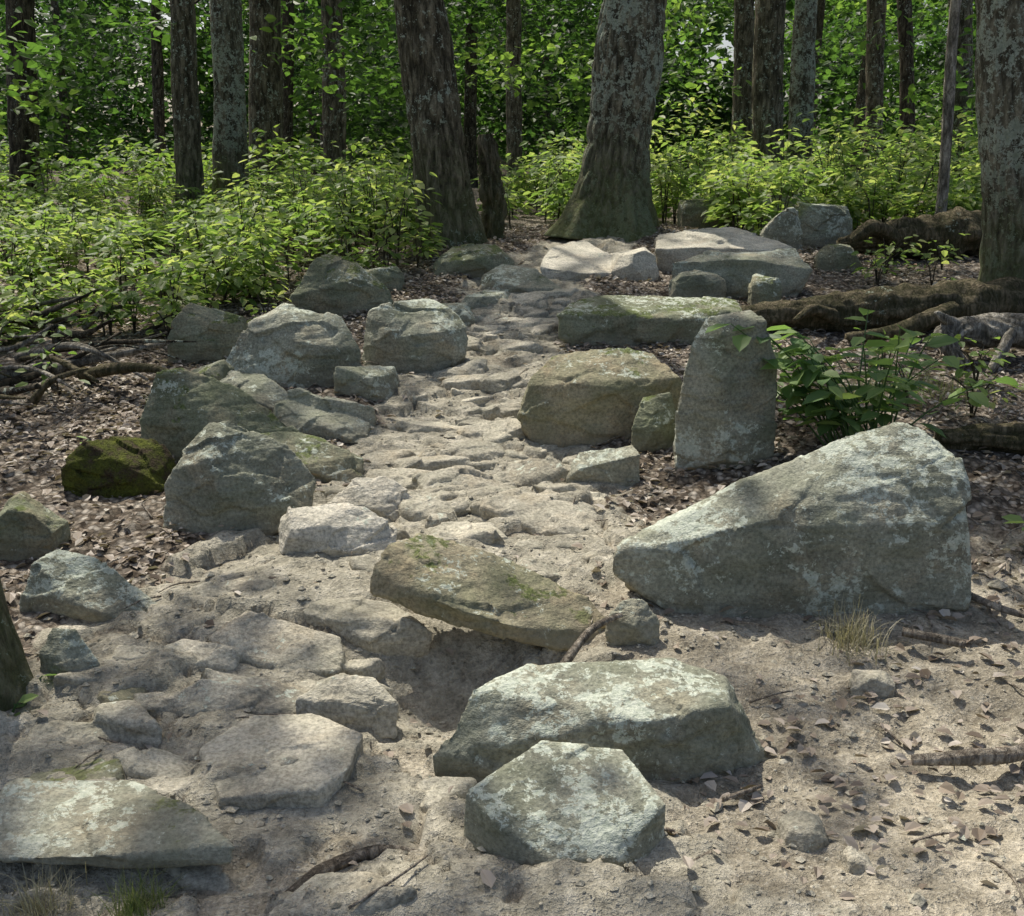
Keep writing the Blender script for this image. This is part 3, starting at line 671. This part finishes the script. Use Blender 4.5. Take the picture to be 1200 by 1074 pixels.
# ---------------------------------------------------------------- logs, roots, sticks
def log(name,P,R,mat,seg=40,rings=120,rough=.02,seed=0,dz=0,lump=.12,extra=()):
    def Q(P): return [(p[0],p[1],G(p[0],p[1])+p[2]+dz) for p in P]
    parts=[tube(Q(P),R,seg,rings,rough,9.,.1,0,5,seed,0,lump)]
    for j,(p,r_) in enumerate(extra): parts.append(tube(Q(p),r_,18,40,rough*.6,9.,.1,0,5,seed+20+j,0,lump))
    v,f,a=join(parts)
    o=np.array(Q(P)[0]);ob=mk(name,v-o,f,[mat],{'ridge':('POINT',a)});ob.location=o;return ob
log('fallen_log',[(1.5,7.55,.08),(2.3,7.55,.10),(3.0,7.65,.13),(4.2,7.9,.12)],[.07,.13,.165,.16],M_rot,rough=.018,seed=3,lump=.16,extra=[([(2.2,7.5,.1),(2.0,7.3,.2),(1.85,7.2,.16)],[.05,.035,.015]),([(3.0,7.5,.15),(2.6,7.25,.1),(2.2,7.2,.05)],[.06,.05,.03])])
log('fallen_log',[(2.9,9.9,.12),(3.4,10.0,.2),(4.0,10.1,.22),(4.6,10.35,.17),(5.2,10.4,.17)],[.06,.15,.19,.17,.15],M_rot,rough=.03,seed=4,lump=.2,extra=[([(3.4,9.9,.2),(3.1,9.7,.3),(2.9,9.6,.22)],[.07,.05,.02])])
log('driftwood_log',[(2.78,6.7,.02),(2.71,6.72,.10),(2.72,6.8,.19),(2.95,6.88,.17),(3.4,6.9,.18),(4.1,6.9,.2)],[.012,.035,.06,.085,.11,.12],M_dead,rough=.018,seed=5,lump=.16,extra=[([(2.85,6.85,.18),(2.70,6.8,.26),(2.60,6.75,.33)],[.055,.04,.012]),([(3.1,6.8,.18),(2.98,6.65,.1),(2.9,6.6,.0)],[.05,.035,.02])])
log('fallen_log',[(2.05,5.15,.05),(2.5,5.1,.07),(3.1,5.0,.1)],[.04,.065,.08],M_rot,rough=.012,seed=6,lump=.2)
log('tree_stump',[(-.22,11.0,-.1),(-.19,11.0,.3),(-.22,11.0,.75),(-.25,11.0,1.0)],[.15,.115,.09,.02],M_bark,rough=.04,seed=7,lump=.3)
log('exposed_root',[(1.10,2.72,.045),(1.25,2.70,.065),(1.42,2.74,.06),(1.52,2.9,.08),(1.62,3.1,.08),(1.9,3.4,.07)],[.012,.018,.017,.02,.018,.014],M_twig,20,80,.004,8,lump=.2,extra=[([(1.48,2.8,.06),(1.6,2.68,.06),(1.75,2.6,.04)],[.013,.010,.006])])
log('fallen_branch',[(0.03,2.98,.02),(.12,3.1,.07),(.25,3.3,.12),(.36,3.38,.10)],[.010,.014,.015,.01],M_twig,12,40,.003,9)
log('exposed_root',[(-.57,2.18,.0),(-.46,2.28,.03),(-.33,2.35,.035),(-.22,2.37,.01)],[.008,.022,.02,.008],M_twig,14,40,.005,10)
log('fallen_branch',[(1.3,3.4,.05),(1.48,3.32,.05)],[.014,.012],M_twig,10,20,.003,11)
log('fallen_branch',[(.35,2.25,.02),(.48,2.33,.03)],[.008,.006],M_twig,8,12,.002,12)
log('fallen_branch',[(.55,2.55,.02),(.66,2.6,.03)],[.008,.006],M_twig,8,12,.002,14)
log('fallen_branch',[(1.6,3.7,.04),(1.75,3.5,.05),(2.1,3.4,.05)],[.012,.012,.01],M_twig,8,20,.003,13)
for k in range(38):
    x=random.uniform(-4.2,-2.4);y=random.uniform(5.9,7.8);a=random.uniform(-.8,.9);L=random.uniform(.3,1.2);r0=random.uniform(.008,.032)
    log('fallen_branch',[(x,y,.05),(x+L/2*math.cos(a),y+L/2*math.sin(a)+random.uniform(-.12,.12),random.uniform(.04,.2)),(x+L*math.cos(a),y+L*math.sin(a),random.uniform(.03,.32))],[r0,r0*.8,r0*.3],random.choice([M_rot,M_dark,M_dead]),12,30,r0*.25,30+k)
parts=[]
for k in range(620):
    x=random.uniform(-3.5,3.8);y=random.uniform(2.,9)
    if float(pathmask(np.array([x]),np.array([y]))[0])>.5 and random.random()<.8: continue
    a=random.uniform(0,6.28);L=random.uniform(.05,.25);g=float(GF(x,y)[0])+.008
    x2=x+math.cos(a)*L;y2=y+math.sin(a)*L;g2=float(GF(x2,y2)[0])+.014
    parts.append(tube([(x,y,g),((x+x2)/2+random.uniform(-.02,.02),(y+y2)/2,(g+g2)/2+.01),(x2,y2,g2)],[.004,.0035,.002],5,6,0))
v,f,a=join(parts);mk('twigs',v,f,[M_twig],{'ridge':('POINT',a)})

# ---------------------------------------------------------------- leaf litter
n=70000
x=rng.uniform(-6,6.5,n);y=1.6+rng.uniform(0,1,n)*11
x=np.where(rng.uniform(0,1,n)<.6,rng.uniform(-3,3.4,n),x)
sm=soilmask(x,y);pmm=pathmask(x,y)
k=rng.uniform(0,1,n)<np.clip(1-.70*sm-.27*pmm,0.02,1)*np.clip(.65+.75*fbm2(x*1.5,y*1.5,3,66),.12,1)
x=x[k];y=y[k]
zz=GF(x,y)+rng.uniform(.002,.022,len(x))
leafobj('leaf_litter',np.stack([x,y,zz],-1),rng.uniform(.016,.058,len(x)),M_litter,.33,6,rng.beta(1.6,1.6,len(x)),droop=0,wid=1.1,curl=1.8)

# gravel
n=16000
x=rng.uniform(-2.2,2.8,n);y=1.8+rng.uniform(0,1,n)**1.3*7
sm=soilmask(x,y);k=rng.uniform(0,1,n)<sm;x=x[k];y=y[k];n=len(x)
z0=GF(x,y);ico=np.array([(0,0,1),(1,0,.1),(.2,.9,0),(-.9,.5,.1),(-.7,-.7,0),(.4,-.9,.05),(0,0,-1)])
s=rng.lognormal(-5.4,.6,n);jit=rng.uniform(.7,1.3,(n,7,3));Vv=(ico[None]*jit*s[:,None,None]*np.array([1.2,1,.7]));ang=rng.uniform(0,6.28,n)
ca,sa=np.cos(ang)[:,None],np.sin(ang)[:,None]
Vv=np.stack([Vv[...,0]*ca-Vv[...,1]*sa+x[:,None],Vv[...,0]*sa+Vv[...,1]*ca+y[:,None],Vv[...,2]+z0[:,None]+s[:,None]*.2],-1).reshape(-1,3)
fl=[]
for q in range(5):
    a,b=1+q,1+(q+1)%5;fl+= [[0,a,b],[6,b,a]]
F=(np.arange(n)[:,None,None]*7+np.array(fl)[None]).reshape(-1,3)
mk('gravel',Vv,F,[M_cob],smooth=False)

# ---------------------------------------------------------------- light
w=bpy.data.worlds.new('World');scene.world=w;w.use_nodes=True
nt=w.node_tree;bg=nt.nodes['Background'];sk=nt.nodes.new('ShaderNodeTexSky');sk.sky_type='NISHITA';sk.sun_disc=False
sk.dust_density=4.5;sk.sun_elevation=SUN_EL;sk.sun_rotation=SUN_AZ;nt.links.new(sk.outputs[0],bg.inputs[0]);bg.inputs[1].default_value=.15
sun=bpy.data.lights.new('sun','SUN');sun.energy=5;sun.angle=math.radians(.55);sun.color=(1,.95,.85)
so=bpy.data.objects.new('sun',sun);col.objects.link(so);so.rotation_euler=(-Vector(SUN)).to_track_quat('-Z','Y').to_euler();so.location=(0,0,20)
scene.view_settings.view_transform='Standard';scene.view_settings.look='None';scene.view_settings.exposure=0
# ---------------------------------------------------------------- camera
cam=bpy.data.cameras.new('camera');cam.sensor_width=36;cam.lens=38.6;cam.clip_end=500
co=bpy.data.objects.new('camera',cam);col.objects.link(co);co.location=(0,0,1.6);co.rotation_euler=(math.radians(90-14.3),0,0)
scene.camera=co
